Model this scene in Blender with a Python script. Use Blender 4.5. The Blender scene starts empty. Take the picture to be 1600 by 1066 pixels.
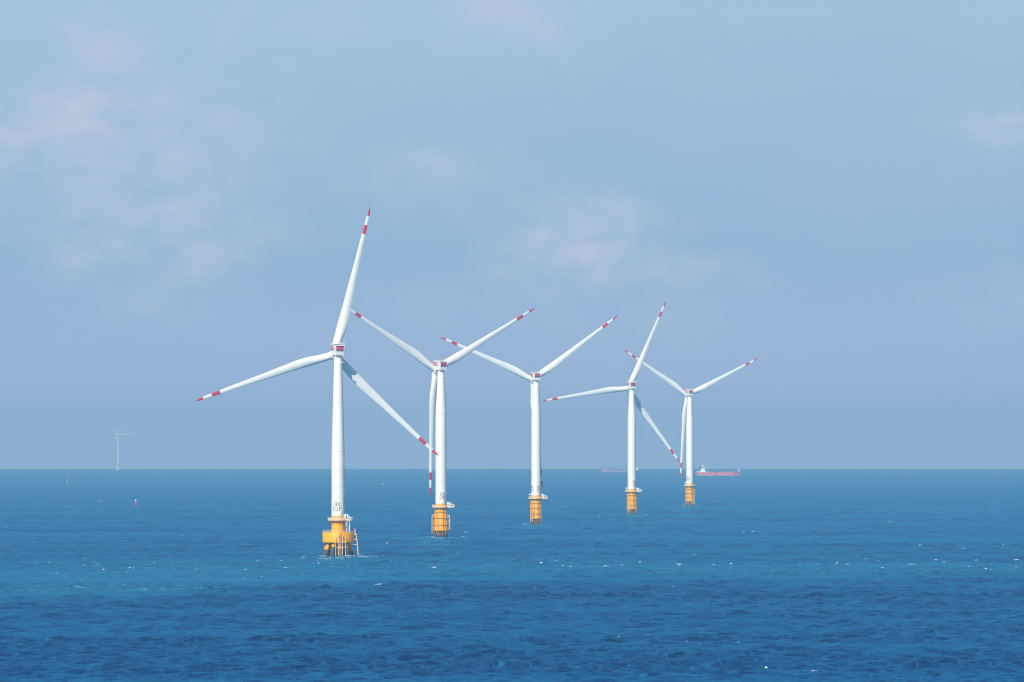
import bpy, math, random
import numpy as np
from mathutils import Vector, Matrix

random.seed(7)
rng = np.random.default_rng(11)
D = bpy.data
scene = bpy.context.scene
COL = scene.collection
R_ = math.radians

# ------------------------------------------------------------------ camera numbers
RE = 7.4e6            # radius of the curved sea, light bending included (m)
CAM_H = 60.0          # the photographer stands on a height above the water
F = 11500.0           # focal length in photo pixels (1600 wide)
Y_LEVEL = 686.2       # picture row of the true level line

def drop(d):
    return d * d / (2 * RE)

def dist_of_row(y):
    """distance of the water surface seen on picture row y"""
    s = (y - Y_LEVEL) / F
    lo, hi = 500.0, math.sqrt(2 * RE * CAM_H)
    for _ in range(60):
        m = .5 * (lo + hi)
        if (CAM_H + drop(m)) / m > s: lo = m
        else: hi = m
    return lo

def at(x, y):
    d = dist_of_row(y)
    return Vector(((x - 800) / F * d, d, -drop(d)))

# ------------------------------------------------------------------ materials
def new_mat(name):
    m = D.materials.new(name)
    m.use_nodes = True
    nt = m.node_tree
    return m, nt, nt.nodes['Principled BSDF']

def paint(name, col, rough=.45, var=.08, scale=.35, streak=None, streak_col=None, spec=.4):
    """painted steel: base colour with faint weathering, optional vertical stains"""
    m, nt, b = new_mat(name)
    N, L = nt.nodes, nt.links
    tc = N.new('ShaderNodeTexCoord')
    mp = N.new('ShaderNodeMapping'); mp.inputs['Scale'].default_value = (1, 1, .35)
    L.new(tc.outputs['Object'], mp.inputs[0])
    nz = N.new('ShaderNodeTexNoise'); nz.inputs['Scale'].default_value = scale; nz.inputs['Detail'].default_value = 6
    L.new(mp.outputs[0], nz.inputs['Vector'])
    mr = N.new('ShaderNodeMapRange'); mr.inputs['From Min'].default_value = .3; mr.inputs['From Max'].default_value = .7
    mr.inputs['To Min'].default_value = 1 - var; mr.inputs['To Max'].default_value = 1 + var * .5
    L.new(nz.outputs['Fac'], mr.inputs[0])
    mx = N.new('ShaderNodeMix'); mx.data_type = 'RGBA'; mx.blend_type = 'MULTIPLY'; mx.inputs[0].default_value = 1
    mx.inputs[6].default_value = (*col, 1)
    cb = N.new('ShaderNodeCombineColor')
    for i in range(3): L.new(mr.outputs[0], cb.inputs[i])
    L.new(cb.outputs[0], mx.inputs[7])
    out = mx.outputs[2]
    if streak:
        mp2 = N.new('ShaderNodeMapping'); mp2.inputs['Scale'].default_value = (1.6, 1.6, .12)
        L.new(tc.outputs['Object'], mp2.inputs[0])
        n2 = N.new('ShaderNodeTexNoise'); n2.inputs['Scale'].default_value = 1.0; n2.inputs['Detail'].default_value = 5
        L.new(mp2.outputs[0], n2.inputs['Vector'])
        r2 = N.new('ShaderNodeMapRange'); r2.inputs['From Min'].default_value = .55; r2.inputs['From Max'].default_value = .75
        r2.inputs['To Max'].default_value = streak
        L.new(n2.outputs['Fac'], r2.inputs[0])
        m2 = N.new('ShaderNodeMix'); m2.data_type = 'RGBA'
        m2.inputs[7].default_value = (*streak_col, 1)
        L.new(r2.outputs[0], m2.inputs[0]); L.new(out, m2.inputs[6])
        out = m2.outputs[2]
    L.new(out, b.inputs['Base Color'])
    b.inputs['Roughness'].default_value = rough
    b.inputs['Specular IOR Level'].default_value = spec
    return m

WHITE = paint('white_paint', (.78, .74, .665), .4, .05, .2, .2, (.45, .42, .36))
BLADE = paint('blade_gelcoat', (.80, .775, .735), .42, .05, .15)
GREYW = paint('light_grey_paint', (.55, .56, .57), .5, .08)
PALEG = paint('haze_pale_grey', (.42, .40, .42), .7, .1)  # distance haze painted into the grey of far foundation and beacon
SEAM = paint('seam_grey', (.45, .45, .44), .6, .05)
RED = paint('signal_red', (.62, .035, .075), .5, .1)
YELLOW = paint('yellow_paint', (.88, .38, .001), .45, .08, .4, .32, (.55, .22, .02))
YELLOW2 = paint('weathered_yellow_paint', (.82, .33, .004), .55, .12, .5, .5, (.42, .16, .03))
PALEY = paint('pale_rail_paint', (.74, .47, .24), .5, .1, 1.0)
RAILW = paint('rail_offwhite', (.78, .66, .50), .5, .08, 1.0)
DARK = paint('splash_zone_steel', (.060, .050, .065), .75, .3, 1.2, .7, (.13, .08, .06))
RUST = paint('rusty_pile', (.11, .065, .055), .8, .3, 1.0, .6, (.045, .05, .06))
STEEL = paint('dark_steel', (.10, .09, .09), .6, .2)
LETTER = paint('lettering_paint', (.12, .03, .04), .6, .1)
LETTER_RED = paint('red_lettering_paint', (.50, .05, .08), .6, .1)
NAVY = paint('navy_paint', (.012, .018, .09), .5, .05)
MAROON = paint('maroon_paint', (.12, .006, .055), .5, .05)
CRIMSON = paint('crimson_paint', (.66, .045, .13), .5, .05)
HULL_RED = paint('red_hull_paint', (.62, .10, .13), .55, .15, .1, .3, (.35, .1, .07))  # red lightened towards pink, some distance haze painted in
HULL_BOOT = paint('pale_hull_band', (.58, .32, .36), .6, .1, .1)
HULL_HAZED = paint('hazed_hull_paint', (.33, .23, .33), .6, .1, .1)  # hull tone drawn towards the haze colour, distance fade painted in
SHIPW = paint('ship_white', (.82, .82, .80), .5, .05, .2)
DECKRED = paint('red_deck_paint', (.42, .06, .06), .7, .1, .2)
GANTRY = paint('gantry_paint', (.16, .23, .36), .6, .1)  # lightened, with distance haze put into the blue
FUNNEL = paint('blue_funnel_paint', (.03, .10, .32), .5, .05)
GLASS, _nt, _b = new_mat('bridge_glass')
_b.inputs['Base Color'].default_value = (.02, .03, .04, 1); _b.inputs['Roughness'].default_value = .1

# ------------------------------------------------------------------ mesh builder
class MB:
    def __init__(s):
        s.v, s.f, s.m, s.mats, s.sm = [], [], [], [], []
        s.cur = 0; s.smooth = True
    def mat(s, m):
        if m not in s.mats: s.mats.append(m)
        s.cur = s.mats.index(m); return s
    def add(s, vs, fs, smooth=None):
        o = len(s.v); s.v += [tuple(v) for v in vs]
        for f in fs:
            s.f.append([i + o for i in f]); s.m.append(s.cur); s.sm.append(s.smooth if smooth is None else smooth)
        return s
    def box(s, c, size, rot=None):
        x, y, z = [a / 2 for a in size]
        M = rot or Matrix.Identity(3)
        vs = [Vector(c) + M @ Vector((a * x, b * y, d * z)) for a in (-1, 1) for b in (-1, 1) for d in (-1, 1)]
        return s.add(vs, [(0, 1, 3, 2), (4, 6, 7, 5), (0, 4, 5, 1), (2, 3, 7, 6), (0, 2, 6, 4), (1, 5, 7, 3)], False)
    def tube(s, a, b, r, r2=None, n=10, cap=True):
        a, b = Vector(a), Vector(b); r2 = r if r2 is None else r2
        q = (b - a).to_track_quat('Z', 'Y').to_matrix()
        vs = []
        for p, rr in ((a, r), (b, r2)):
            for i in range(n):
                t = 2 * math.pi * i / n
                vs.append(p + q @ Vector((rr * math.cos(t), rr * math.sin(t), 0)))
        fs = [(i, (i + 1) % n, n + (i + 1) % n, n + i) for i in range(n)]
        if cap: fs += [tuple(range(n - 1, -1, -1)), tuple(range(n, 2 * n))]
        return s.add(vs, fs)
    def path(s, pts, r, n=8):
        for a, b in zip(pts[:-1], pts[1:]): s.tube(a, b, r, n=n)
        return s
    def lathe(s, prof, n=48, mats=None, M=None):
        """profile of (radius, height) from bottom to top; mats gives a material per band"""
        vs = []
        for r, z in prof:
            for i in range(n):
                t = 2 * math.pi * i / n
                p = Vector((r * math.cos(t), r * math.sin(t), z))
                vs.append(M @ p if M else p)
        o = len(s.v); s.v += [tuple(v) for v in vs]
        for k in range(len(prof) - 1):
            if mats: s.mat(mats[k])
            for i in range(n):
                j = (i + 1) % n
                s.f.append([o + k * n + i, o + k * n + j, o + (k + 1) * n + j, o + (k + 1) * n + i]); s.m.append(s.cur); s.sm.append(True)
        if mats: s.mat(mats[0])
        s.f.append([o + i for i in range(n - 1, -1, -1)]); s.m.append(s.cur); s.sm.append(False)
        if mats: s.mat(mats[-1])
        k = len(prof) - 1
        s.f.append([o + k * n + i for i in range(n)]); s.m.append(s.cur); s.sm.append(False)
        return s
    def ring(s, r, z, t, n=40, a0=0, a1=360, cx=0, cy=0):
        k = max(4, int(n * abs(a1 - a0) / 360))
        P = [(cx + r * math.cos(R_(a0 + (a1 - a0) * i / k)), cy + r * math.sin(R_(a0 + (a1 - a0) * i / k)), z) for i in range(k + 1)]
        return s.path(P, t, 6)
    def mesh(s, name, angle=35):
        me = D.meshes.new(name)
        me.from_pydata(s.v, [], s.f)
        for m in s.mats: me.materials.append(m)
        me.polygons.foreach_set('material_index', s.m)
        me.polygons.foreach_set('use_smooth', s.sm)
        me.update()
        me.set_sharp_from_angle(angle=R_(angle))
        return me

def link(name, me, parent=None, M=None, label=None):
    o = D.objects.new(name, me); COL.objects.link(o)
    if parent: o.parent = parent
    if M is not None: o.matrix_local = M
    if label: o['label'] = label
    return o

def thing(name, label, cat, loc, rz=0, group=None):
    o = D.objects.new(name, None); COL.objects.link(o)
    o.location = loc; o.rotation_euler = (0, 0, rz); o.empty_display_size = 5
    o['label'] = label; o['category'] = cat
    if group: o['group'] = group
    return o

# ------------------------------------------------------------------ wind turbine pieces
AX_Z = 104.5                      # rotor axis height where it crosses the tower
OVERHANG = 7.3
TILT = R_(6)
ROTOR_R = 79.2
HUB_C = Vector((0, OVERHANG * math.cos(TILT), AX_Z + OVERHANG * math.sin(TILT)))
A_AX = Vector((0, math.cos(TILT), math.sin(TILT)))
U_AX = Vector((1, 0, 0))
V_AX = U_AX.cross(A_AX)           # up, leaning back

def blade_mesh(R=ROTOR_R, bands=True):
    """local frame: +Z along the span, +X towards the leading edge, +Y downwind"""
    k = R / 79.2
    st = [(1.5, 4.0, 1.0, .5, 15), (3.0, 4.0, 1.0, .5, 15), (5.0, 4.1, .96, .5, 15), (8, 4.4, .74, .46, 14), (11, 4.8, .53, .41, 13),
          (14, 5.12, .41, .37, 12), (17.5, 5.25, .34, .34, 10.5), (21, 5.05, .30, .33, 9), (26, 4.52, .27, .32, 7.5), (32, 4.02, .25, .32, 6),
          (40, 3.40, .235, .32, 4.5), (48, 2.92, .22, .32, 3), (56, 2.48, .21, .32, 2), (64.9, 2.08, .20, .33, 1), (65.0, 2.07, .20, .33, 1),
          (69.8, 1.84, .19, .33, .6), (69.9, 1.83, .19, .33, .6), (74.6, 1.48, .18, .34, .3), (74.7, 1.47, .18, .34, .3), (77.2, 1.08, .18, .36, 0), (78.5, .66, .18, .40, 0), (79.2, .14, .2, .5, 0)]
    if R < 70: st = [(r, c * 1.15, th, le, tw) for r, c, th, le, tw in st]
    n = 24; b = MB(); vs = []
    for r, c, th, le, tw in st:
        w = min(1, max(0, (th - .35) / .6))          # 1 = round, 0 = aerofoil
        for i in range(n):
            t = 2 * math.pi * i / n
            x = .5 + .5 * math.cos(t)                # 1 leading, 0 trailing
            y = math.sin(t) * .5
            yf = y * (2.2 * math.sqrt(max(x, 0)) * (1 - .52 * x) if x < 1 else 1) if w < 1 else y
            yy = (w * y + (1 - w) * yf) * th * c
            xx = (x - (1 - le)) * c
            ct, sn = math.cos(R_(tw)), math.sin(R_(tw))
            z = r * k
            bend = -.028 * R * (r / 79.2) ** 2
            vs.append(((xx * ct - yy * sn) * k, -(xx * sn + yy * ct) * k - bend, z))
    fs = []; ms = []
    b.mat(BLADE if bands else GREYW); b.mat(RED)
    b.v = vs
    for j in range(len(st) - 1):
        mid = .5 * (st[j][0] + st[j + 1][0])
        red = bands and (64.95 < mid < 69.85 or mid > 74.65)
        for i in range(n):
            q = (i + 1) % n
            b.f.append([j * n + q, j * n + i, (j + 1) * n + i, (j + 1) * n + q]); b.m.append(1 if red else 0); b.sm.append(True)
    b.f.append(list(range(n - 1, -1, -1))); b.m.append(0); b.sm.append(False)
    o = (len(st) - 1) * n
    b.f.append([o + i for i in range(n)]); b.m.append(1 if bands else 0); b.sm.append(False)
    return b.mesh('blade', 60)

def blade_matrix(phi, hub=HUB_C):
    """phi counted anticlockwise from the right, seen from behind the nacelle"""
    s = (math.cos(phi) * U_AX + math.sin(phi) * V_AX)
    l = (-math.sin(phi) * U_AX + math.cos(phi) * V_AX)
    M = Matrix(((l.x, -A_AX.x, s.x), (l.y, -A_AX.y, s.y), (l.z, -A_AX.z, s.z))).to_4x4()
    M.translation = hub
    return M

def axis_frame(dist):
    M = A_AX.to_track_quat('Z', 'Y').to_matrix().to_4x4()
    M.translation = Vector((0, 0, AX_Z)) + A_AX * dist
    return M

def quad_panel(b, m, P, off):
    """P: four corners, pushed off by off; a thin slab"""
    n = (P[1] - P[0]).cross(P[3] - P[0]).normalized()
    a = [p + n * off for p in P]; c = [p + n * (off - .1) for p in P]
    b.mat(m).add(a + c, [(0, 1, 2, 3), (7, 6, 5, 4), (0, 4, 5, 1), (1, 5, 6, 2), (2, 6, 7, 3), (3, 7, 4, 0)], False)

# nacelle body: trapezoid section, rear face leaning outwards at the top
ZB, ZT = 104.7, 110.1
def nac_pt(sx, y01, z01):
    """corner of the body: sx -1..1 across, y01 0 rear .. 1 front, z01 0 bottom .. 1 top"""
    w = 2.05 + .5 * z01
    yr = -3.1 - .45 * z01
    return Vector((sx * w, yr + (4.9 - yr) * y01, ZB + (ZT - ZB) * z01 + .25 * y01))

def lerp_face(f, u0, u1, v0, v1):
    return [f(u0, v0), f(u1, v0), f(u1, v1), f(u0, v1)]

def nacelle_meshes():
    b = MB().mat(WHITE)
    vs = [nac_pt(sx, y, z) for sx in (-1, 1) for y in (0, .35, 1) for z in (0, .5, 1)]
    def i(a, y, z): return a * 9 + y * 3 + z
    fs = []
    for y in (0, 1):
        for z in (0, 1):
            fs.append((i(0, y, z), i(0, y, z + 1), i(0, y + 1, z + 1), i(0, y + 1, z)))
            fs.append((i(1, y, z), i(1, y + 1, z), i(1, y + 1, z + 1), i(1, y, z + 1)))
        fs.append((i(0, y, 0), i(0, y + 1, 0), i(1, y + 1, 0), i(1, y, 0)))
        fs.append((i(0, y, 2), i(1, y, 2), i(1, y + 1, 2), i(0, y + 1, 2)))
    for z in (0, 1):
        fs.append((i(0, 0, z), i(1, 0, z), i(1, 0, z + 1), i(0, 0, z + 1)))
        fs.append((i(0, 2, z), i(0, 2, z + 1), i(1, 2, z + 1), i(1, 2, z)))
    b.add(vs, fs, False)
    # rear access door and vents low on the rear face
    rear = lambda u, v: nac_pt(u * 2 - 1, 0, v)
    quad_panel(b, GREYW, lerp_face(rear, .72, .88, .10, .36), .03)
    quad_panel(b, SEAM, lerp_face(rear, .12, .26, .08, .20), .03)
    quad_panel(b, SEAM, lerp_face(rear, .40, .56, .08, .16), .03)
    body = b.mesh('nacelle')
    # roof deck with low rails
    r = MB().mat(WHITE)
    r.box((0, .65, ZT + .52), (5.5, 8.5, .42))
    r.mat(GREYW)
    for sx in (-1, 1):
        r.path([(sx * 2.6, -3.4, ZT + .73), (sx * 2.6, -3.4, ZT + 1.1), (sx * 2.6, 4.5, ZT + 1.1), (sx * 2.6, 4.5, ZT + .73)], .05)
    r.path([(-2.6, -3.4, ZT + 1.1), (2.6, -3.4, ZT + 1.1)], .05)
    r.tube((.6, -2.5, ZT + .7), (.6, -2.5, ZT + 2.4), .05); r.box((.6, -2.5, ZT + 2.4), (.7, .1, .1))
    roof = r.mesh('roof_deck')
    # sign on the rear face: maroon line, crimson field, navy jagged lettering
    s = MB()
    quad_panel(s, CRIMSON, lerp_face(rear, .07, .93, .50, .90), .06)
    quad_panel(s, MAROON, lerp_face(rear, .07, .93, .80, .905), .08)
    x = .07
    hs = [.32, .30, .40, .31, .38, .44, .30, .36, .28, .42, .33, .26]
    for k, h in enumerate(hs):
        x1 = x + .86 / len(hs)
        quad_panel(s, NAVY, lerp_face(rear, x, x1 - .006, h + .06, .555), .08)
        x = x1
    sign = s.mesh('rear_sign')
    # sign on each long side
    sides = []
    for sx in (-1, 1):
        t = MB()
        side = (lambda u, v: nac_pt(-1, 1 - u, v)) if sx < 0 else (lambda u, v: nac_pt(1, u, v))
        a, c = (.03, .56) if sx < 0 else (.44, .97)
        quad_panel(t, CRIMSON, lerp_face(side, a, c, .55, .93), .06)
        quad_panel(t, MAROON, lerp_face(side, a, c, .50, .57), .08)
        m = .5 * (a + c)
        for u in (m - .12, m + .10):
            P = [side(u, .60), side(u + .05, .60), side(u + .11, .90), side(u + .06, .90)]
            quad_panel(t, WHITE, P, .09)
        sides.append(t.mesh('side_sign'))
    # yaw neck
    k = MB().lathe([(2.12, 102.9), (2.12, 103.5), (1.85, 103.55), (1.85, 104.72)], 36, [WHITE, WHITE, GREYW])
    neck = k.mesh('yaw_neck')
    # generator drum, on the tilted axis
    g = MB().lathe([(1.6, 3.0), (2.45, 3.05), (2.62, 3.3), (2.62, 4.75), (2.5, 4.95), (2.0, 5.0), (2.0, 5.25), (2.2, 5.3), (2.2, 5.5)], 48,
                   [GREYW, WHITE, WHITE, WHITE, WHITE, STEEL, STEEL, WHITE], axis_frame(0))
    gen = g.mesh('generator_drum')
    # hub and spinner
    h = MB().mat(WHITE).lathe([(1.9, -1.75), (2.25, -1.4), (2.35, -.4), (2.35, .7), (2.1, 1.7), (1.5, 2.5), (.7, 2.95), (.05, 3.05)], 40, None, axis_frame(OVERHANG))
    hub = h.mesh('hub', 50)
    return body, roof, sign, sides, neck, gen, hub

BODY, ROOF, SIGN, SIDES, NECK, GEN, HUB = nacelle_meshes()
BLADE_ME = blade_mesh()

def collar_mesh():
    return MB().lathe([(2.12, 1.35), (2.12, 2.35), (2.02, 2.4)], 32, [GREYW, GREYW]).mesh('blade_collar')
COLLAR = collar_mesh()

# stroke letters, unit cell 0.6 wide and 1 high
GLYPH = {
 'B': [[(0, 0), (0, 1), (.5, 1), (.58, .85), (.58, .65), (.5, .52), (0, .52)], [(.5, .52), (.6, .38), (.6, .12), (.5, 0), (0, 0)]],
 'D': [[(0, 0), (0, 1), (.4, 1), (.6, .8), (.6, .2), (.4, 0), (0, 0)]],
 'X': [[(0, 0), (.6, 1)], [(0, 1), (.6, 0)]],
 'F': [[(0, 0), (0, 1), (.58, 1)], [(0, .53), (.48, .53)]],
 '0': [[(.12, 0), (0, .15), (0, .85), (.12, 1), (.46, 1), (.58, .85), (.58, .15), (.46, 0), (.12, 0)]],
 '1': [[(.1, .8), (.3, 1), (.3, 0)], [(.08, 0), (.52, 0)]],
 '8': [[(.1, .52), (0, .68), (0, .88), (.1, 1), (.48, 1), (.58, .88), (.58, .68), (.48, .52), (.1, .52), (0, .38), (0, .12), (.1, 0), (.48, 0), (.58, .12), (.58, .38), (.48, .52)]],
 '5': [[(.56, 1), (.04, 1), (0, .55), (.46, .58), (.58, .42), (.58, .12), (.46, 0), (.06, 0)]],
 '7': [[(0, 1), (.58, 1), (.22, 0)]],
 '6': [[(.55, .9), (.45, 1), (.12, 1), (0, .85), (0, .12), (.12, 0), (.46, 0), (.58, .12), (.58, .4), (.46, .54), (0, .5)]],
 '9': [[(.58, .46), (.12, .46), (0, .6), (0, .88), (.12, 1), (.46, 1), (.58, .88), (.58, .14), (.46, 0), (.1, 0)]],
}
def lettering_mesh(lines, r, ang, size, mat, sw=.26):
    """two lines of raised painted letters wrapped on the tower; ang from the side facing the camera, to the right"""
    b = MB().mat(mat)
    def w(x, z, off):
        a = ang + x / r
        return ((r + off) * math.sin(a), -(r + off) * math.cos(a), z)
    for txt, zc in lines:
        adv = .95 * size
        x0 = -(len(txt) * adv - .35 * size) / 2
        for ch in txt:
            for st in GLYPH[ch]:
                for (ax, ay), (bx, by) in zip(st[:-1], st[1:]):
                    A = Vector((x0 + ax * size, zc + (ay - .5) * size)); B = Vector((x0 + bx * size, zc + (by - .5) * size))
                    d = (B - A); l = d.length
                    if l < 1e-4: continue
                    d /= l; nrm = Vector((-d.y, d.x)) * sw / 2
                    A = A - d * sw * .4; B = B + d * sw * .4
                    k = max(1, int(abs(B.x - A.x) / .4)); vs = []
                    for j in range(k + 1):
                        p = A.lerp(B, j / k)
                        for q in (p + nrm, p - nrm):
                            for off in (.02, .06): vs.append(w(q.x, q.y, off))
                    fs = []
                    for j in range(k):
                        o = 4 * j
                        fs += [(o + 1, o + 5, o + 7, o + 3), (o, o + 4, o + 5, o + 1), (o + 2, o + 3, o + 7, o + 6)]
                    fs += [(0, 1, 3, 2), (4 * k, 4 * k + 2, 4 * k + 3, 4 * k + 1)]
                    b.add(vs, fs, False)
            x0 += adv
    return b.mesh('lettering')

def tower_mesh(z0, zc, r0, r1, seams):
    prof, mats = [], []
    zs = sorted(set([z0, zc, 103.0] + seams))
    def rad(z): return r0 if z <= zc else r0 + (r1 - r0) * (z - zc) / (103.0 - zc)
    prof.append((r0, z0))
    for z in zs[1:]:
        if z in seams:
            prof += [(rad(z), z - .12), (rad(z) + .035, z - .10), (rad(z) + .035, z + .10), (rad(z), z + .12)]
            mats += [WHITE, WHITE, SEAM, WHITE]
        else:
            prof.append((rad(z), z)); mats.append(WHITE)
    b = MB().lathe(prof, 64, mats)
    # lower flange where the tower meets its base
    b.lathe([(r0 + .05, z0 - .12), (r0 + .12, z0 - .1), (r0 + .12, z0 + .18), (r0 + .02, z0 + .2)], 64, [SEAM, WHITE, WHITE])
    return b.mesh('tower', 30)

def radial(ang, r, z):
    """ang in degrees clockwise from the camera side seen from above, so 90 is to the right"""
    a = R_(ang); return Vector((r * math.sin(a), -r * math.cos(a), z))

def rail_loop(b, pts, h=1.15, mid=True, post=1.4, r=.055):
    for A, B in zip(pts, pts[1:] + pts[:1]):
        A, B = Vector(A), Vector(B)
        b.tube(A + Vector((0, 0, h)), B + Vector((0, 0, h)), r, n=6)
        if mid: b.tube(A + Vector((0, 0, h * .5)), B + Vector((0, 0, h * .5)), r * .8, n=6)
        n = max(1, round((B - A).length / post))
        for i in range(n):
            p = A.lerp(B, i / n); b.tube(p, p + Vector((0, 0, h)), r, n=6)

def deck_outline(r, ext, width, n=36):
    """round deck with a rectangular landing bay on +X"""
    pts = []
    a0 = math.asin(width / 2 / r)
    for i in range(n + 1):
        a = a0 + (2 * math.pi - 2 * a0) * i / n
        pts.append((r * math.cos(a), r * math.sin(a)))
    if ext > r: pts += [(ext, -width / 2), (ext, width / 2)]
    return pts

def platform_meshes(z, r, ext, width, hole):
    out = deck_outline(r, ext, width)
    n = len(out)
    b = MB().mat(PALEY)
    inn = []
    for x, y in out:
        a = math.atan2(y, x); inn.append((hole * math.cos(a), hole * math.sin(a)))
    vs = [(x, y, z) for x, y in out] + [(x, y, z) for x, y in inn] + [(x, y, z - .45) for x, y in out] + [(x, y, z - .45) for x, y in inn]
    fs = []
    for i in range(n):
        j = (i + 1) % n
        fs += [(i, j, n + j, n + i), (2 * n + j, 2 * n + i, 3 * n + i, 3 * n + j), (i, 2 * n + i, 2 * n + j, j)]
    b.add(vs, fs, False)
    b.mat(YELLOW2)
    for k in range(10):                                   # brackets carrying the deck
        a = 2 * math.pi * (k + .5) / 10
        c, s = math.cos(a), math.sin(a)
        b.tube((c * (hole - .1), s * (hole - .1), z - 2.0), (c * (r - .5), s * (r - .5), z - .5), .12, n=6)
        b.tube((c * hole, s * hole, z - .6), (c * (r - .2), s * (r - .2), z - .6), .13, n=6)
    deck = b.mesh('service_platform')
    rl = MB().mat(RAILW)
    q = [Vector((x * (r - .12) / r if abs(x) <= r else x - .12, y * .985, z)) for x, y in out]
    rail_loop(rl, q, 1.2, True, 1.1, .07)
    # kick plate round the edge
    for A, B in zip(q, q[1:] + q[:1]):
        d = (B - A); 
        if d.length < .05: continue
        ang = math.atan2(d.y, d.x)
        rl.box((A + B) / 2 + Vector((0, 0, .13)), (d.length, .03, .24), Matrix.Rotation(ang, 3, 'Z'))
    rail = rl.mesh('railing')
    return deck, rail

def crane_mesh(p, boom):
    """small deck crane: post, slewing box, folded boom and strut"""
    b = MB().mat(SHIPW)
    p = Vector(p)
    b.tube(p, p + Vector((0, 0, 2.1)), .28, n=12)
    b.box(p + Vector((0, 0, 2.4)), (.8, .7, .7))
    b.box(p + Vector((-1.0, .1, 2.55)), (.9, .8, .9))
    tip = p + Vector(boom)
    b.tube(p + Vector((.2, 0, 2.5)), tip, .15, .1, 10)
    b.tube(p + Vector((.1, 0, 1.4)), p + Vector(boom) * .5 + Vector((0, 0, 1.1)), .12, n=8)
    b.mat(STEEL).tube(tip, tip - Vector((0, 0, .9)), .04, n=6)
    return b.mesh('deck_crane')

def cabinet_mesh(p, s):
    b = MB().mat(SHIPW)
    p = Vector(p)
    b.box(p + Vector((0, 0, s[2] / 2 + .15)), s)
    b.box(p + Vector((0, 0, s[2] + .2)), (s[0] + .15, s[1] + .15, .1))
    b.mat(GREYW)
    b.box(p + Vector((0, -s[1] / 2 - .02, s[2] * .5 + .15)), (s[0] * .7, .04, s[2] * .7))
    for x in (-1, 1): b.tube(p + Vector((x * s[0] * .35, 0, -.01)), p + Vector((x * s[0] * .35, 0, .2)), .08, n=6)
    return b.mesh('equipment_cabinet')

def boat_landing_mesh(ang, r_wall, z0, z1, gap=1.7, rake=0.0, ladder=True, mat=PALEY, stand=1.25, conn=3):
    """two fender tubes standing off the wall with brackets and a ladder between them"""
    b = MB().mat(mat)
    c = radial(ang, 1, 0); t = Vector((-c.y, c.x, 0))
    def pt(z, s, off):
        k = (z1 - z) / (z1 - z0)
        return c * (r_wall + off + rake * k) + t * s + Vector((0, 0, z))
    for s in (-gap / 2, gap / 2):
        b.tube(pt(z0, s, stand), pt(z1, s, stand), .19, n=10)
        b.tube(pt(z1, s, stand), pt(z1 + .6, s, stand * .3), .2, n=10)
        for i in range(conn):
            z = z0 + (z1 - z0) * (.28 + .68 * i / max(1, conn - 1))
            b.tube(pt(z, s, stand), c * (r_wall - .15) + t * s + Vector((0, 0, z)), .16, n=8)
    if ladder:
        for s in (-.3, .3): b.tube(pt(z0 + .5, s, stand * .55), pt(z1 + 1.2, s, stand * .55), .07, n=6)
        z = z0 + .7
        while z < z1 + 1: 
            b.tube(pt(z, -.3, stand * .55), pt(z, .3, stand * .55), .035, n=5); z += .45
    return b.mesh('boat_landing')

def monopile_parts(root, rot, prof, deck_z, ext, land, crane=True, cab=-1):
    """yellow transition piece on a dark pile driven into the sea bed"""
    Mz = Matrix.Rotation(rot, 4, 'Z')
    rw = prof[0][0]
    pile = MB().mat(DARK).lathe([(rw - .25, -8), (rw - .25, prof[0][1] + .05)], 56)
    pile.lathe([(rw - .18, .2), (rw - .1, .3), (rw - .1, 1.9), (rw - .18, 2.0)], 56)
    link('pile', pile.mesh('pile'), root)
    tp = MB().mat(YELLOW).lathe(prof, 56)
    tp_o = link('transition_piece', tp.mesh('transition_piece', 30), root)
    # ring frames that hold the vertical pipes
    def rad(z):
        for (ra, za), (rb, zb) in zip(prof[:-1], prof[1:]):
            if za <= z <= zb: return ra + (rb - ra) * (z - za) / max(1e-6, zb - za)
        return prof[-1][0]
    for z in (deck_z - 3.3, deck_z - 7.0, deck_z - 11.2, prof[0][1] + .5):
        rb = MB().mat(YELLOW2)
        r = rad(z)
        rb.lathe([(r + .02, z - .14), (r + .72, z - .12), (r + .72, z + .12), (r + .02, z + .14)], 56)
        link('ring_frame', rb.mesh('ring_frame'), root)
    for a in (-62, -34, -20, 16, 44, 70, 128, 200, 250):
        pb = MB().mat(PALEY if a in (-20, 44) else YELLOW2)
        pts = [radial(a, rad(z) + .5, z) for z in (1.0, prof[0][1], deck_z - 9, deck_z - 5.5, deck_z - 3.3, deck_z - .6)]
        pb.path(pts, .16, 8)
        link('cable_pipe', pb.mesh('cable_pipe'), root)
    deck, rail = platform_meshes(deck_z, 5.5, ext, 5.2, prof[-1][0])
    d = link('service_platform', deck, root, Mz)
    link('railing', rail, d)
    for ang, rr, z0, z1 in land:
        link('boat_landing', boat_landing_mesh(ang, rr, z0, z1), root)
    if crane:
        link('deck_crane', crane_mesh((5.6, -1.4, deck_z), (2.9, -.3, 1.2)), root, Mz)
        link('equipment_cabinet', cabinet_mesh((4.6, .9, deck_z), (1.2, 1.1, 2.2)), root, Mz)
    if cab:
        link('fog_signal', cabinet_mesh((cab * 4.5, -1.2, deck_z + 2.1), (1.2, 1.0, .9)), root)
        pb = MB().mat(RAILW)
        pb.tube((cab * 4.5, -1.2, deck_z), (cab * 4.5, -1.2, deck_z + 2.15), .12, n=8)
        link('signal_post', pb.mesh('signal_post'), root)
    # tower door with a step on the platform
    return tp_o

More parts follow.
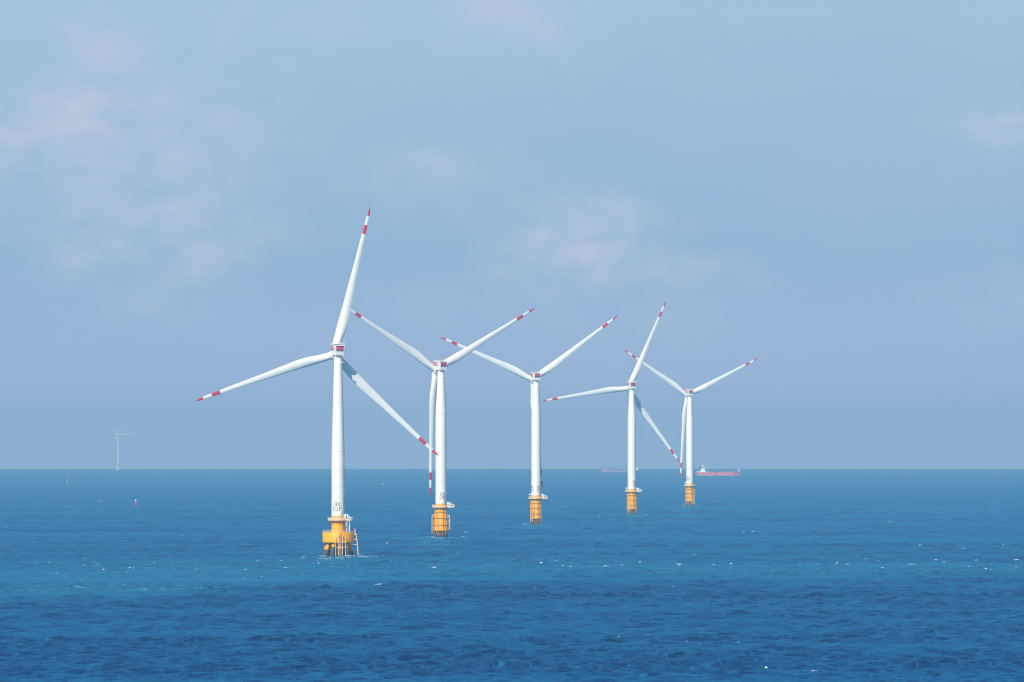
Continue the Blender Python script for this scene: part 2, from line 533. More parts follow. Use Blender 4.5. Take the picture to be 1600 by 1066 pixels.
def door_mesh(ang, r, z):
    b = MB().mat(GREYW)
    c = radial(ang, 1, 0); a = math.atan2(c.y, c.x) + math.pi / 2
    b.box(c * (r + .03) + Vector((0, 0, z + 1.2)), (1.1, .16, 2.3), Matrix.Rotation(a, 3, 'Z'))
    b.mat(SEAM).box(c * (r + .10) + Vector((0, 0, z + 1.2)), (.85, .08, 2.0), Matrix.Rotation(a, 3, 'Z'))
    return b.mesh('tower_door')

def ledge_mesh(r):
    b = MB().mat(SHIPW)
    c = radial(52, 1, 0); M = Matrix.Rotation(math.atan2(c.y, c.x), 3, 'Z')
    b.box(c * (r + .45) + Vector((0, 0, 100.6)), (1.3, 2.2, .2), M)
    for k in (-1, 0, 1): b.tube(c * (r + 1.0) + M @ Vector((0, k, 100.6)), c * (r + 1.0) + M @ Vector((0, k, 101.6)), .06, n=6)
    b.box(c * (r + 1.02) + Vector((0, 0, 101.6)), (.1, 2.2, .1), M); b.box(c * (r + 1.02) + Vector((0, 0, 101.1)), (.06, 2.2, .3), M)
    b.mat(GREYW).tube(c * (r - .1) + Vector((0, 0, 99.4)), c * (r + .8) + Vector((0, 0, 100.5)), .1, n=6)
    return b.mesh('service_ledge')

def upper_works(root, psi, phi, tower_args, letters, r_let, R=ROTOR_R):
    tw = link('tower', tower_mesh(*tower_args), root)
    for lines, ang, size, mat in letters:
        link('lettering', lettering_mesh(lines, r_let, ang, size, mat), tw)
    link('tower_door', door_mesh(38, tower_args[2], tower_args[0] + .3), tw)
    link('service_ledge', ledge_mesh(tower_args[3] + .1), tw)
    Mp = Matrix.Rotation(psi, 4, 'Z')
    nc = link('nacelle', BODY, root, Mp)
    for nm, me in (('roof_deck', ROOF), ('rear_sign', SIGN), ('side_sign', SIDES[0]), ('side_sign', SIDES[1]), ('yaw_neck', NECK), ('generator_drum', GEN)):
        link(nm, me, nc)
    link('hub', HUB, root, Mp)
    for k in range(3):
        bl = link('blade', BLADE_ME, root, Mp @ blade_matrix(phi + k * 2 * math.pi / 3))
        link('blade_collar', COLLAR, bl)

GROUP = 'white offshore wind turbines with red banded blades'

# ---- nearest turbine, on a round cap carried by raked piles
p = at(528.2, 868.7)
T1 = thing('wind_turbine', 'nearest and largest white wind turbine, on a round yellow cap carried by raked piles', 'wind turbine', p, 0, GROUP)
upper_works(T1, R_(19), R_(78), (21.0, 54.5, 3.4, 2.1, [36.0, 54.5, 80.0]),
            [([('BX', 27.0), ('01F', 24.6)], R_(-5), 1.75, LETTER)], 3.4)
cap = MB().mat(YELLOW).lathe([(7.7, 6.9), (8.1, 7.15), (8.1, 12.1), (8.0, 12.3)], 72)
cap_o = link('pile_cap', cap.mesh('pile_cap', 30), T1)
rl = MB().mat(RAILW)
rail_loop(rl, [radial(a, 7.85, 12.3) for a in range(0, 360, 12)], 1.15, True, 1.1, .06)
link('railing', rl.mesh('railing'), cap_o)
tp = MB().mat(YELLOW).lathe([(3.6, 12.3), (3.6, 12.7), (3.4, 12.75), (3.4, 21.0)], 56)
tp.lathe([(3.42, 16.6), (3.62, 16.62), (3.62, 16.9), (3.42, 16.92)], 56)
link('transition_piece', tp.mesh('transition_piece', 30), T1)
for k in range(10):
    a = 36 * k + 14
    top, bot = radial(a, 5.7, 6.95), radial(a, 8.8, -6)
    def on(z): return top.lerp(bot, (6.95 - z) / 12.95)
    b = MB()
    edge = 3.7 + .9 * math.sin(k * 2.3)
    b.mat(RUST).tube(bot, on(edge), .9, n=20, cap=False)
    b.mat(YELLOW2).tube(on(edge), top, .9, n=20, cap=False)
    b.mat(DARK).tube(bot, on(1.3), .94, n=20)
    link('raked_pile', b.mesh('raked_pile'), T1)
dk, rail = platform_meshes(18.9, 5.4, 7.7, 5.0, 3.4)
d1 = link('service_platform', dk, T1, Matrix.Rotation(R_(-12), 4, 'Z'))
link('railing', rail, d1)
link('deck_crane', crane_mesh((5.0, -1.7, 18.9), (2.2, -.9, .6)), T1)
link('equipment_cabinet', cabinet_mesh((3.6, -2.6, 18.9), (1.1, 1.0, 2.4)), T1)
# boat landings: one in front, one out on the right
link('boat_landing', boat_landing_mesh(10, 8.1, -2, 10.4, 2.0, .3, True, PALEY, 1.1, 4), T1)
lf = MB().mat(PALEY)
for s in (-2.6, 2.6):
    c = radial(10, 1, 0); t = Vector((-c.y, c.x, 0))
    lf.tube(c * 9.3 + t * s + Vector((0, 0, -2)), c * 9.1 + t * s + Vector((0, 0, 9.9)), .18, n=10)
    for z in (7.6, 9.7): lf.tube(c * 9.1 + t * s + Vector((0, 0, z)), c * 7.9 + t * s * .9 + Vector((0, 0, z)), .16, n=8)
c = radial(10, 1, 0); t = Vector((-c.y, c.x, 0))
for z in (4.6, 7.2):
    lf.tube(c * 9.15 - t * 2.6 + Vector((0, 0, z)), c * 9.15 + t * 2.6 + Vector((0, 0, z)), .15, n=8)
link('fender_frame', lf.mesh('fender_frame'), T1)
lb = MB().mat(PALEY)
c = radial(86, 1, 0); t = Vector((-c.y, c.x, 0))
for s in (-1.1, 1.1):
    lb.path([c * 8.95 + t * s + Vector((0, 0, 14.2)), c * 9.1 + t * s + Vector((0, 0, 11.6)), c * 9.75 + t * s + Vector((0, 0, 11.0)), c * 10.2 + t * s + Vector((0, 0, 6.0)), c * 10.9 + t * s + Vector((0, 0, -2.5))], .24, 10)
    for z, o in ((11.0, 9.7), (8.7, 9.95), (5.9, 10.2)): lb.tube(c * o + t * s + Vector((0, 0, z)), c * 7.6 + t * s + Vector((0, 0, z)), .17, n=8)
for z, o in ((13.6, 9.0), (8.7, 9.95), (5.9, 10.2), (3.0, 10.45)): lb.tube(c * o - t * 1.1 + Vector((0, 0, z)), c * o + t * 1.1 + Vector((0, 0, z)), .13, n=8)
link('boat_landing', lb.mesh('boat_landing'), T1)
# stair tower between cap and platform
stt = MB().mat(RAILW)
corners = [(4.3, -3.0), (6.2, -3.0), (6.2, -1.1), (4.3, -1.1)]
for x, y in corners: stt.tube((x, y, 12.3), (x, y, 18.9), .17, n=8)
for k in range(3):
    z = 12.3 + 2.2 * k
    A, B = ((4.3, 6.2) if k % 2 == 0 else (6.2, 4.3))
    for y in (-2.9, -2.0):
        stt.tube((A, y, z), (B, y, z + 2.2), .12, n=6)
    for i in range(7):
        u = (i + .5) / 7; stt.box((A + (B - A) * u, -2.45, z + 2.2 * u), (.3, .9, .05))
    for (x0, y0), (x1, y1) in zip(corners, corners[1:] + corners[:1]): stt.tube((x0, y0, z + 2.1), (x1, y1, z + 2.1), .07, n=6)
link('stair_tower', stt.mesh('stair_tower'), T1)
ld = MB().mat(YELLOW2)
for s in (1.9, 2.6): ld.tube((s, -3.35, 12.4), (s, -3.1, 18.8), .1, n=6)
z = 12.7
while z < 18.6: ld.tube((1.9, -3.3, z), (2.6, -3.25, z), .04, n=5); z += .5
link('access_ladder', ld.mesh('access_ladder'), T1)
ld = MB().mat(YELLOW2)
for s in (1.05, 1.75): ld.tube((s, -8.3, 6.2), (s, -8.25, 13.4), .09, n=6)
z = 6.6
while z < 13: ld.tube((1.05, -8.3, z), (1.75, -8.3, z), .04, n=5); z += .5
link('cap_ladder', ld.mesh('cap_ladder'), T1)
for z in (48.0, 51.5, 35.0, 32.0):
    mk = MB().mat(GREYW); mk.box(radial(62, 3.5, z), (.5, .5, .5), Matrix.Rotation(R_(-62), 3, 'Z'))
    link('service_box', mk.mesh('service_box'), T1)

# ---- the four turbines on single piles
TPS = [(3.75, 3.7), (3.75, 16.5), (3.5, 18.0), (3.5, 21.0)]
TPF = [(4.35, 3.7), (4.3, 8.0), (4.1, 12.1), (3.55, 16.2), (3.45, 18.0), (3.45, 21.0)]
LINES = lambda n: [('DX', 26.9), (n, 24.6)]
specs = [
 # x, row, psi, phi, profile, deck turn, landings, letters, cabinet side, label
 (689.0, 839, 30, 30, TPF, -6, [(-88, 4.35, 2.6, 13.4), (84, 4.35, 4.4, 13.0)], [(LINES('18F'), R_(18), 1.7, LETTER)], 0,
  'white wind turbine on a flared yellow foundation, second from left of the five tall ones'),
 (837.6, 819, 19, 37, TPS, -4, [(-40, 3.75, 2.0, 9.0)], [(LINES('17F'), R_(41), 1.7, LETTER), (LINES('17F'), R_(-60), 1.7, LETTER)], -1,
  'middle wind turbine of the five tall ones, its lowest blade hanging down behind the tower'),
 (987.2, 803, 21.5, 68, TPS, -8, [(-25, 3.75, 2.0, 8.0)], [(LINES('16F'), R_(46), 1.7, LETTER_RED)], -1,
  'wind turbine with one blade pointing steeply up, directly left of the smallest tall turbine'),
 (1077.8, 790, 20, 27, TPS, 82, [(64, 3.75, 1.4, 15.0), (30, 3.75, 1.4, 7.0)], [(LINES('15F'), R_(-33), 1.7, LETTER)], -1,
  'farthest of the five tall wind turbines, standing directly left of the red tanker'),
]
for x, row, psi, phi, prof, turn, land, let, cab, label in specs:
    T = thing('wind_turbine', label, 'wind turbine', at(x, row), 0, GROUP)
    upper_works(T, R_(psi), R_(phi), (21.0, 77.5, 3.45, 2.15, [35.0, 52.0, 77.5]), let, 3.45)
    monopile_parts(T, R_(turn), prof, 18.9, 8.5, land, True, cab)

# ---- small far turbine near the horizon (its foot is at the limit of sight)
dF = 21500.0
T6 = thing('wind_turbine', 'tiny faint wind turbine fading into haze on the horizon, far left of the others', 'wind turbine',
           Vector(((184.8 - 800) / F * dF, dF, -drop(dF))), 0, GROUP)
tw = link('tower', MB().lathe([(2.8, 18), (2.8, 50), (1.8, 97)], 32, [GREYW, GREYW]).mesh('tower'), T6)  # grey in place of white: distance haze put into the paint colour
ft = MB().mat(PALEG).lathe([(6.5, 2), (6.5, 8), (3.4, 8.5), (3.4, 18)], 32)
for k in range(6): ft.tube(radial(60 * k, 5.5, 4), radial(60 * k, 7.5, -6), .9, n=10)
link('foundation', ft.mesh('foundation'), T6)
Mp = Matrix.Rotation(R_(22), 4, 'Z')
dz = Matrix.Translation((0, 0, -3.0))
nc = link('nacelle', BODY, T6, dz @ Mp)
for nm, me in (('roof_deck', ROOF), ('yaw_neck', NECK), ('generator_drum', GEN)): link(nm, me, nc)
link('hub', HUB, T6, dz @ Mp)
SMALL_BLADE = blade_mesh(56, False)  # plain grey blades, haze fade put into their colour too
for k in range(3):
    link('blade', SMALL_BLADE, T6, dz @ Mp @ blade_matrix(R_(9 + 120 * k)))

# ------------------------------------------------------------------ ships
def hull_mesh(L, B, zdeck, fc, poop, boot, m_top, m_boot, m_deck):
    """hull with raked bow at +X, raised forecastle and poop; returns mesh"""
    b = MB()
    n = 41
    rows = []
    for i in range(n):
        u = i / (n - 1); x = -L / 2 + L * u
        w = B / 2 * min(1, (1 - max(0, (u - .80) / .2) ** 1.8)) * (1 - .35 * max(0, (.12 - u) / .12) ** 1.5)
        w = max(w, .15)
        z = zdeck + (fc if u > .86 else 0) + (poop if u < .27 else 0) + 1.2 * max(0, (u - .8) / .2) ** 2
        rake = 4.5 * max(0, (u - .85) / .15) ** 2; over = -3.5 * max(0, (.08 - u) / .08) ** 1.5
        ww = w * (1 - .55 * max(0, (u - .8) / .2)) * (1 - .5 * max(0, (.1 - u) / .1))
        rows.append([(x - rake * .55, -ww * .9, -3), (x - rake * .5, -ww, boot), (x + rake * .2, -w, z), (x + rake * .2, w, z), (x - rake * .5, ww, boot), (x - rake * .55, ww * .9, -3)])
        for k in (0, 1, 4, 5):
            p = rows[-1][k]; rows[-1][k] = (p[0] - over * .6, p[1], p[2])
    for r in rows: b.v += r
    for i in range(n - 1):
        for k, m in ((0, m_boot), (1, m_top), (2, m_deck), (3, m_top), (4, m_boot), (5, m_boot)):
            b.mat(m); q = (k + 1) % 6
            b.f.append([i * 6 + k, (i + 1) * 6 + k, (i + 1) * 6 + q, i * 6 + q]); b.m.append(b.cur); b.sm.append(k != 2)
    b.mat(m_top)
    b.f.append([5, 4, 3, 2, 1, 0]); b.m.append(b.cur); b.sm.append(False)
    o = (n - 1) * 6
    b.f.append([o + k for k in range(6)]); b.m.append(b.cur); b.sm.append(False)
    return b.mesh('hull', 40)

d = dist_of_row(743.0)
S1 = thing('tanker_ship', 'red tanker with white deckhouse at its stern, sailing beyond the farthest tall turbine', 'ship',
           Vector(((1122 - 800) / F * d, d, -drop(d))), R_(-4))
h1 = link('hull', hull_mesh(95, 15, 5.2, 2.2, 1.6, 1.7, HULL_RED, HULL_BOOT, DECKRED), S1)
dh = MB().mat(SHIPW)
dh.box((-34, 0, 7.4), (21, 12.8, 1.6)); dh.box((-32, 0, 9.6), (9.5, 11, 3.2)); dh.box((-31.5, 0, 12.6), (8.5, 10, 3.2))
dh_o = link('deckhouse', dh.mesh('deckhouse'), S1)
br = MB().mat(SHIPW); br.box((-30.5, 0, 15.2), (7.5, 10.5, 2.2)); br.box((-28.4, 0, 16.6), (12.5, 15.5, .6))
br.mat(GLASS).box((-26.72, 0, 15.3), (.1, 9.6, 1.1)); br.box((-30.2, -5.28, 15.3), (6, .1, 1.0))
link('bridge', br.mesh('bridge'), dh_o)
fn = MB().mat(FUNNEL).lathe([(1.9, 9.0), (1.8, 15.5), (1.6, 18.6)], 20, None, Matrix.Translation((-37.5, 0, 0)))
link('funnel', fn.mesh('funnel'), S1)
ma = MB().mat(SHIPW)
ma.tube((-32, 0, 16.8), (-32, 0, 25), .35, .2, 8); ma.box((-31.8, 0, 21.5), (5.5, .5, .9)); ma.box((-31.8, 0, 18.8), (3, .5, .6))
link('radar_mast', ma.mesh('radar_mast'), S1)
fm = MB().mat(SHIPW)
fm.tube((43, 0, 8.0), (43, 0, 17.5), .55, .35, 8); fm.box((43, 0, 9.4), (2.6, 2.2, 2.4)); fm.box((43, 0, 15.5), (.4, 3, .3))
link('foremast', fm.mesh('foremast'), S1)
pm = MB().mat(DECKRED); pm.tube((25.5, 0, 5), (25.5, 0, 13.5), .3, .2, 8); pm.tube((25.5, 0, 7), (21, 0, 12), .2, n=6)
link('derrick_post', pm.mesh('derrick_post'), S1)
pp = MB().mat(SHIPW)
for y in (-5.5, -2.5, 2.5): pp.tube((-22, y, 6.3), (-5, y, 6.3), .45, n=8); pp.tube((1, y, 6.3), (9, y, 6.3), .45, n=8); pp.tube((11, y, 6.3), (34, y, 6.3), .45, n=8)
for x in (-18, -12, 4, 14, 21, 30): pp.tube((x, -2, 5.2), (x, -2, 8.2), .35, n=8); pp.box((x, -2, 8.3), (1.2, 1.2, .5))
link('deck_pipework', pp.mesh('deck_pipework'), S1)
rr = MB().mat(HULL_RED)
for y in (-6.8, 6.8):
    rr.box((-14, y, 6.1), (17, .2, 1.4)); rr.box((20, y, 6.1), (30, .2, 1.4))
link('bulwark', rr.mesh('bulwark'), S1)

d = dist_of_row(738.0)
S2 = thing('dredger_ship', 'faint low ship with long overhead gantry, half hidden behind a turbine tower near the horizon', 'ship',
           Vector(((968 - 800) / F * d, d, -drop(d))), R_(3))
link('hull', hull_mesh(104, 17, 4.2, .8, .4, 1.2, HULL_HAZED, HULL_HAZED, DECKRED), S2)
gt = MB().mat(GANTRY)
for y in (-5, 5):
    gt.box((-8, y, 13.4), (86, .8, .9)); gt.box((-8, y, 7.2), (86, .8, 1.1))
    for k in range(15):
        x = -50 + 6 * k; gt.box((x, y, 10.3), (.7, .7, 6.2))
        if k % 3: gt.tube((x, y, 7.5), (x - 6, y, 13.2), .3, n=6)
for k in range(8): gt.box((-50 + 12 * k, 0, 13.4), (.8, 10, .8))
gt.box((-28, 0, 10.3), (9, 8, 6))
link('gantry', gt.mesh('gantry'), S2)
pw = MB().mat(GREYW)  # whites greyed so the distance haze is in the colour
for x in (-31, 19, 23.5): pw.tube((x, -5.6, 4), (x, -5.6, 15.5), .5, .35, 8)
pw.box((-38, -5.0, 6.0), (3.2, 3, 4.2))
link('mast_posts', pw.mesh('mast_posts'), S2)
dh = MB().mat(GREYW); dh.box((42, 0, 7.5), (9, 12, 6)); dh.box((42, 0, 11.2), (6, 9, 1.6)); dh.mat(GREYW).box((45, 0, 4.6), (12, 14.8, .6))
link('deckhouse', dh.mesh('deckhouse'), S2)

# ------------------------------------------------------------------ buoys
B1 = thing('marker_buoy', 'small red buoy with a light mast, floating alone on the left below the far turbine', 'buoy', at(212.3, 789.6), 0)
fl = MB().lathe([(.9, -1), (1.35, -.6), (1.4, .45), (1.2, .75), (.7, .95)], 24, [SHIPW, SHIPW, RED, RED])
link('float', fl.mesh('float'), B1)
cg = MB().mat(RED)
for k in range(4): cg.tube(radial(90 * k + 45, .95, .85), radial(90 * k + 45, .35, 3.6), .16, n=6)
for z, r in ((1.7, .78), (2.7, .55), (3.6, .4)): cg.ring(r, z, .09, 16)
cg.lathe([(.75, 1.1), (.3, 3.2)], 16)
link('cage', cg.mesh('cage'), B1)
lt = MB().mat(SHIPW); lt.tube((0, 0, 3.3), (0, 0, 4.9), .18, n=8); lt.box((0, 0, 4.5), (1.0, .2, .8)); lt.tube((0, 0, 4.9), (0, 0, 6.0), .28, .1, 8)
link('lantern', lt.mesh('lantern'), B1)

B2 = thing('beacon_post', 'tiny pale navigation mark with a crossbar top, standing in the water at far left', 'beacon', at(105.4, 757.2), 0)
bp = MB().mat(PALEG); bp.tube((0, 0, -2), (0, 0, 7.0), .32, .25, 10); bp.lathe([(.9, 3.6), (1.0, 5.4)], 16)
link('post', bp.mesh('post'), B2)
bt = MB().mat(PALEG); bt.box((0, 0, 7.2), (4.6, .5, .45))
link('crossbar', bt.mesh('crossbar'), B2)

# ------------------------------------------------------------------ the sea: one curved sheet with real waves
NW = 96
lam = np.exp(rng.uniform(np.log(1.8), np.log(21.0), NW))
th = R_(-90) + R_(12) + rng.normal(0, R_(34), NW)
kk = 2 * np.pi / lam
kx, ky = kk * np.cos(th), kk * np.sin(th)
amp = .046 / kk * np.where(lam > 14, .8, 1.0)
ph = rng.uniform(0, 2 * np.pi, NW)
MK = [(2 * math.pi / l, a, f) for l, a, f in ((420, 1.1, .3), (260, 1.9, 1.1), (700, 1.35, 2.2), (150, 1.7, 4.0))]

def waves(X, Y, spacing):
    dx = np.zeros_like(X); dy = np.zeros_like(X); dz = np.zeros_like(X)
    g = np.ones_like(X)
    for k, a, f in MK: g += .16 * np.sin(k * (math.cos(a) * X * 1.0 + math.sin(a) * Y) + f)
    for i in range(NW):
        w = np.clip((lam[i] / spacing - 2.2) / 2.0, 0, 1)
        if not w.any(): continue
        q = kx[i] * X + ky[i] * Y + ph[i]
        s = np.sin(q); c = np.cos(q); a = amp[i] * w * g
        dz += a * c; dx -= .8 * a * s * math.cos(th[i]); dy -= .8 * a * s * math.sin(th[i])
    return dx, dy, dz

def sea_z_at(x, y):
    r = math.hypot(x, y); sp = max(.9, .0006 * r)
    w = np.clip((lam / sp - 2.2) / 2.0, 0, 1)
    g = 1 + sum(.16 * math.sin(k * (math.cos(a) * x + math.sin(a) * y) + f) for k, a, f in MK)
    return float(np.sum(amp * w * g * np.cos(kx * x + ky * y + ph))) - drop(r)

def build_sea():
    rows = list(np.linspace(60, 1500, 30)) + list(np.linspace(1530, 1690, 40))
    r = 1690.0
    while r < 9500: r *= 1.00056; rows.append(r)
    while r < 35500: r *= 1.006; rows.append(r)
    rows = np.array(rows)
    HALF = 5.6
    fine = np.linspace(-HALF, HALF, 540)
    coarse = np.arange(HALF + 2.2, 360 - HALF - 1, 4.0)
    az = np.radians(np.concatenate([fine, coarse]))
    na, nr = len(az), len(rows)
    A, Rr = np.meshgrid(az, rows)
    X = Rr * np.sin(A); Y = Rr * np.cos(A)
    sp_r = np.gradient(rows)[:, None] * np.ones((1, na)); sp_c = Rr * R_(2 * HALF / 539)
    sp = np.maximum(sp_r * .9, sp_c)
    sp[:, 540:] = 1e6; sp[:, :2] = 1e6; sp[:, 538:540] = 1e6
    dx, dy, dz = waves(X, Y, sp)
    Z = dz - Rr ** 2 / (2 * RE)
    V = np.stack([X + dx, Y + dy, Z], -1).reshape(-1, 3)
    V = np.vstack([V, [[0, 0, 0]]]).astype(np.float32)
    i = np.arange(nr - 1)[:, None]; j = np.arange(na)[None, :]; j2 = (j + 1) % na
    q = np.stack([i * na + j, (i + 1) * na + j, (i + 1) * na + j2, i * na + j2], -1).reshape(-1, 4)
    jj = np.arange(na); tri = np.stack([np.full(na, nr * na), jj, (jj + 1) % na], -1)
    me = D.meshes.new('sea')
    nf = len(q) + len(tri)
    me.vertices.add(len(V)); me.vertices.foreach_set('co', V.ravel())
    me.loops.add(len(q) * 4 + len(tri) * 3)
    # azimuth grows clockwise, so flip to face up
    me.loops.foreach_set('vertex_index', np.concatenate([q[:, ::1].ravel(), tri[:, ::-1].ravel()]).astype(np.int32))
    me.polygons.add(nf)
    st = np.concatenate([np.arange(len(q)) * 4, len(q) * 4 + np.arange(len(tri)) * 3]).astype(np.int32)
    me.polygons.foreach_set('loop_start', st)
    me.polygons.foreach_set('use_smooth', np.ones(nf, bool))
    me.update(calc_edges=True); me.validate()
    return me

def sea_material():
    m, nt, b = new_mat('sea_water')
    N, L = nt.nodes, nt.links
    geo = N.new('ShaderNodeNewGeometry')
    sep = N.new('ShaderNodeSeparateXYZ'); L.new(geo.outputs['Position'], sep.inputs[0])
    def noise(scale, sx, sy, detail=3, off=0):
        mp = N.new('ShaderNodeMapping'); mp.inputs['Scale'].default_value = (sx, sy, 0); mp.inputs['Location'].default_value = (off, off * 1.7, 0)
        L.new(geo.outputs['Position'], mp.inputs[0])
        n = N.new('ShaderNodeTexNoise'); n.inputs['Scale'].default_value = scale; n.inputs['Detail'].default_value = detail
        L.new(mp.outputs[0], n.inputs['Vector']); return n.outputs['Fac']
    def math_(op, a, c=None, d=None):
        n = N.new('ShaderNodeMath'); n.operation = op
        for i, v in enumerate((a, c, d)):
            if v is None: continue
            if isinstance(v, (int, float)): n.inputs[i].default_value = v
            else: L.new(v, n.inputs[i])
        return n.outputs[0]
    def ramp(v, a, c, t0=0, t1=1):
        n = N.new('ShaderNodeMapRange'); n.interpolation_type = 'SMOOTHSTEP'
        n.inputs['From Min'].default_value = a; n.inputs['From Max'].default_value = c
        n.inputs['To Min'].default_value = t0; n.inputs['To Max'].default_value = t1
        L.new(v, n.inputs[0]); return n.outputs[0]
    def mix(f, c0, c1):
        n = N.new('ShaderNodeMix'); n.data_type = 'RGBA'
        L.new(f, n.inputs[0])
        for i, c in ((6, c0), (7, c1)):
            if isinstance(c, tuple): n.inputs[i].default_value = (*c, 1)
            else: L.new(c, n.inputs[i])
        return n.outputs[2]
    x, y = sep.outputs['X'], sep.outputs['Y']
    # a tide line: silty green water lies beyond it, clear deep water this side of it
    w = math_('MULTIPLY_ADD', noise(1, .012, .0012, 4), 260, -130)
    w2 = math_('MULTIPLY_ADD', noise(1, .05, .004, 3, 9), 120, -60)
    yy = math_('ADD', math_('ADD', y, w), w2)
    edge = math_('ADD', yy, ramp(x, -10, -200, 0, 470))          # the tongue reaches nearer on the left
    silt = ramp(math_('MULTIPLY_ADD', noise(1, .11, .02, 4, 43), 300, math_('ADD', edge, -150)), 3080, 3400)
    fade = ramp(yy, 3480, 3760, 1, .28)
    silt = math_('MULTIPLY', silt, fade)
    deep = mix(ramp(noise(1, .006, .0016, 4, 3), .35, .68), (.0002, .022, .085), (.0003, .036, .125))
    # pale and dark flecks: light and shade of the chop painted into the colour
    chop = math_('ADD', math_('MULTIPLY', noise(1, .17, .075, 5, 31), .55), math_('ADD', math_('MULTIPLY', noise(1, .5, .18, 4, 37), .40), math_('MULTIPLY_ADD', noise(1, 1.0, .45, 2, 51), .22, -.09)))
    deep = mix(ramp(chop, .49, .66, 0, .6), deep, (.005, .110, .270))
    deep = mix(ramp(chop, .49, .36, 0, .6), deep, (.0001, .010, .050))
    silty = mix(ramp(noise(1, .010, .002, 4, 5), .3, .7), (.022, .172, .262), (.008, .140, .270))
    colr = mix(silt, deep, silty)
    colr = mix(ramp(chop, .47, .64, 0, .30), colr, (.02, .18, .33))
    colr = mix(ramp(chop, .48, .34, 0, .35), colr, (.001, .055, .15))
    # old silt plumes further out, over an evenly paler blue
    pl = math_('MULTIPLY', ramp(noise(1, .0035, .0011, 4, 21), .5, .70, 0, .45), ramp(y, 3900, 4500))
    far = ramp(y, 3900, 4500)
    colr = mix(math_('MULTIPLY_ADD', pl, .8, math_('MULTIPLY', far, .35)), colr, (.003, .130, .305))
    # ripples too small for the mesh
    h = math_('ADD', math_('MULTIPLY', noise(1, .45, .30, 3, 2), .8), math_('MULTIPLY', noise(1, 1.4, .9, 2, 7), .18))
    h = math_('ADD', h, math_('MULTIPLY', noise(1, .10, .12, 3, 13), 2.6))
    bp = N.new('ShaderNodeBump'); bp.inputs['Strength'].default_value = 1.0; bp.inputs['Distance'].default_value = 1.0
    L.new(h, bp.inputs['Height'])
    nt.nodes.remove(b)
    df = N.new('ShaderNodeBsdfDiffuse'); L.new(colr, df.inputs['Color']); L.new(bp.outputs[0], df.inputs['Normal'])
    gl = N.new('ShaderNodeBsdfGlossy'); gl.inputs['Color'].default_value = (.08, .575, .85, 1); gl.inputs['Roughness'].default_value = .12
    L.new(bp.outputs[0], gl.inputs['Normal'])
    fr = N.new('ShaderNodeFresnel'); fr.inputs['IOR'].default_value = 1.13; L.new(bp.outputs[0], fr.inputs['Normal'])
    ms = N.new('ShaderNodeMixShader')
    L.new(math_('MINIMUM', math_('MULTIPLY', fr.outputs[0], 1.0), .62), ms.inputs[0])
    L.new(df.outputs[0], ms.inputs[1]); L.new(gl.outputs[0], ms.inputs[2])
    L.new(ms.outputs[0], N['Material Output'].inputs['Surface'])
    return m

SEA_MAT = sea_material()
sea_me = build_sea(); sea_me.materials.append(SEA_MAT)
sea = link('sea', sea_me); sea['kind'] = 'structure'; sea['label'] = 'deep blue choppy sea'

# ------------------------------------------------------------------ foam: whitecaps, plus churned water and painted turbine reflections before the piles
FOAM, nt, b = new_mat('foam')
b.inputs['Base Color'].default_value = (.66, .67, .66, 1); b.inputs['Roughness'].default_value = .8; b.inputs['Specular IOR Level'].default_value = .1
CHURN_REFL, nt, b = new_mat('churn_reflection')
b.inputs['Base Color'].default_value = (.16, .30, .43, 1); b.inputs['Roughness'].default_value = .5

fb = MB().mat(FOAM)
def foam_patch(x, y, w, d, h, mat=FOAM):
    """low ragged heap of foam, w across and d deep, riding on the wave surface"""
    fb.mat(mat)
    n = 15; z0 = sea_z_at(x, y)
    rim, mid = [], []
    for i in range(n):
        t = 2 * math.pi * i / n
        k = random.uniform(.35, 1.2)
        px, py = x + w / 2 * k * math.cos(t), y + d / 2 * k * math.sin(t)
        rim.append((px, py, sea_z_at(px, py) - .03))
        k2 = k * random.uniform(.45, .7)
        px, py = x + w / 2 * k2 * math.cos(t), y + d / 2 * k2 * math.sin(t)
        mid.append((px, py, max(z0, sea_z_at(px, py)) + h * random.uniform(.4, 1.0)))
    fs = [(i, (i + 1) % n, n + (i + 1) % n, n + i) for i in range(n)] + [(n + i, n + (i + 1) % n, 2 * n) for i in range(n)]
    fb.add(rim + mid + [(x, y, z0 + h * .8)], fs, True)

def whitecap(px, py, wpx, hpx):
    """breaking crest: a main heap and a few scraps beside it; px sizes only give its real size in metres"""
    p = at(px, py); m = p.y / F
    w = wpx * m; h = hpx * m * .45
    foam_patch(p.x, p.y, w, max(1.2, w * .6), h)
    for _ in range(random.choice((1, 2, 3, 3, 4))):
        foam_patch(p.x + random.uniform(-1.4, 1.4) * w, p.y + random.uniform(-6, 6), w * random.uniform(.15, .5), 1.2, h * random.uniform(.3, .7))

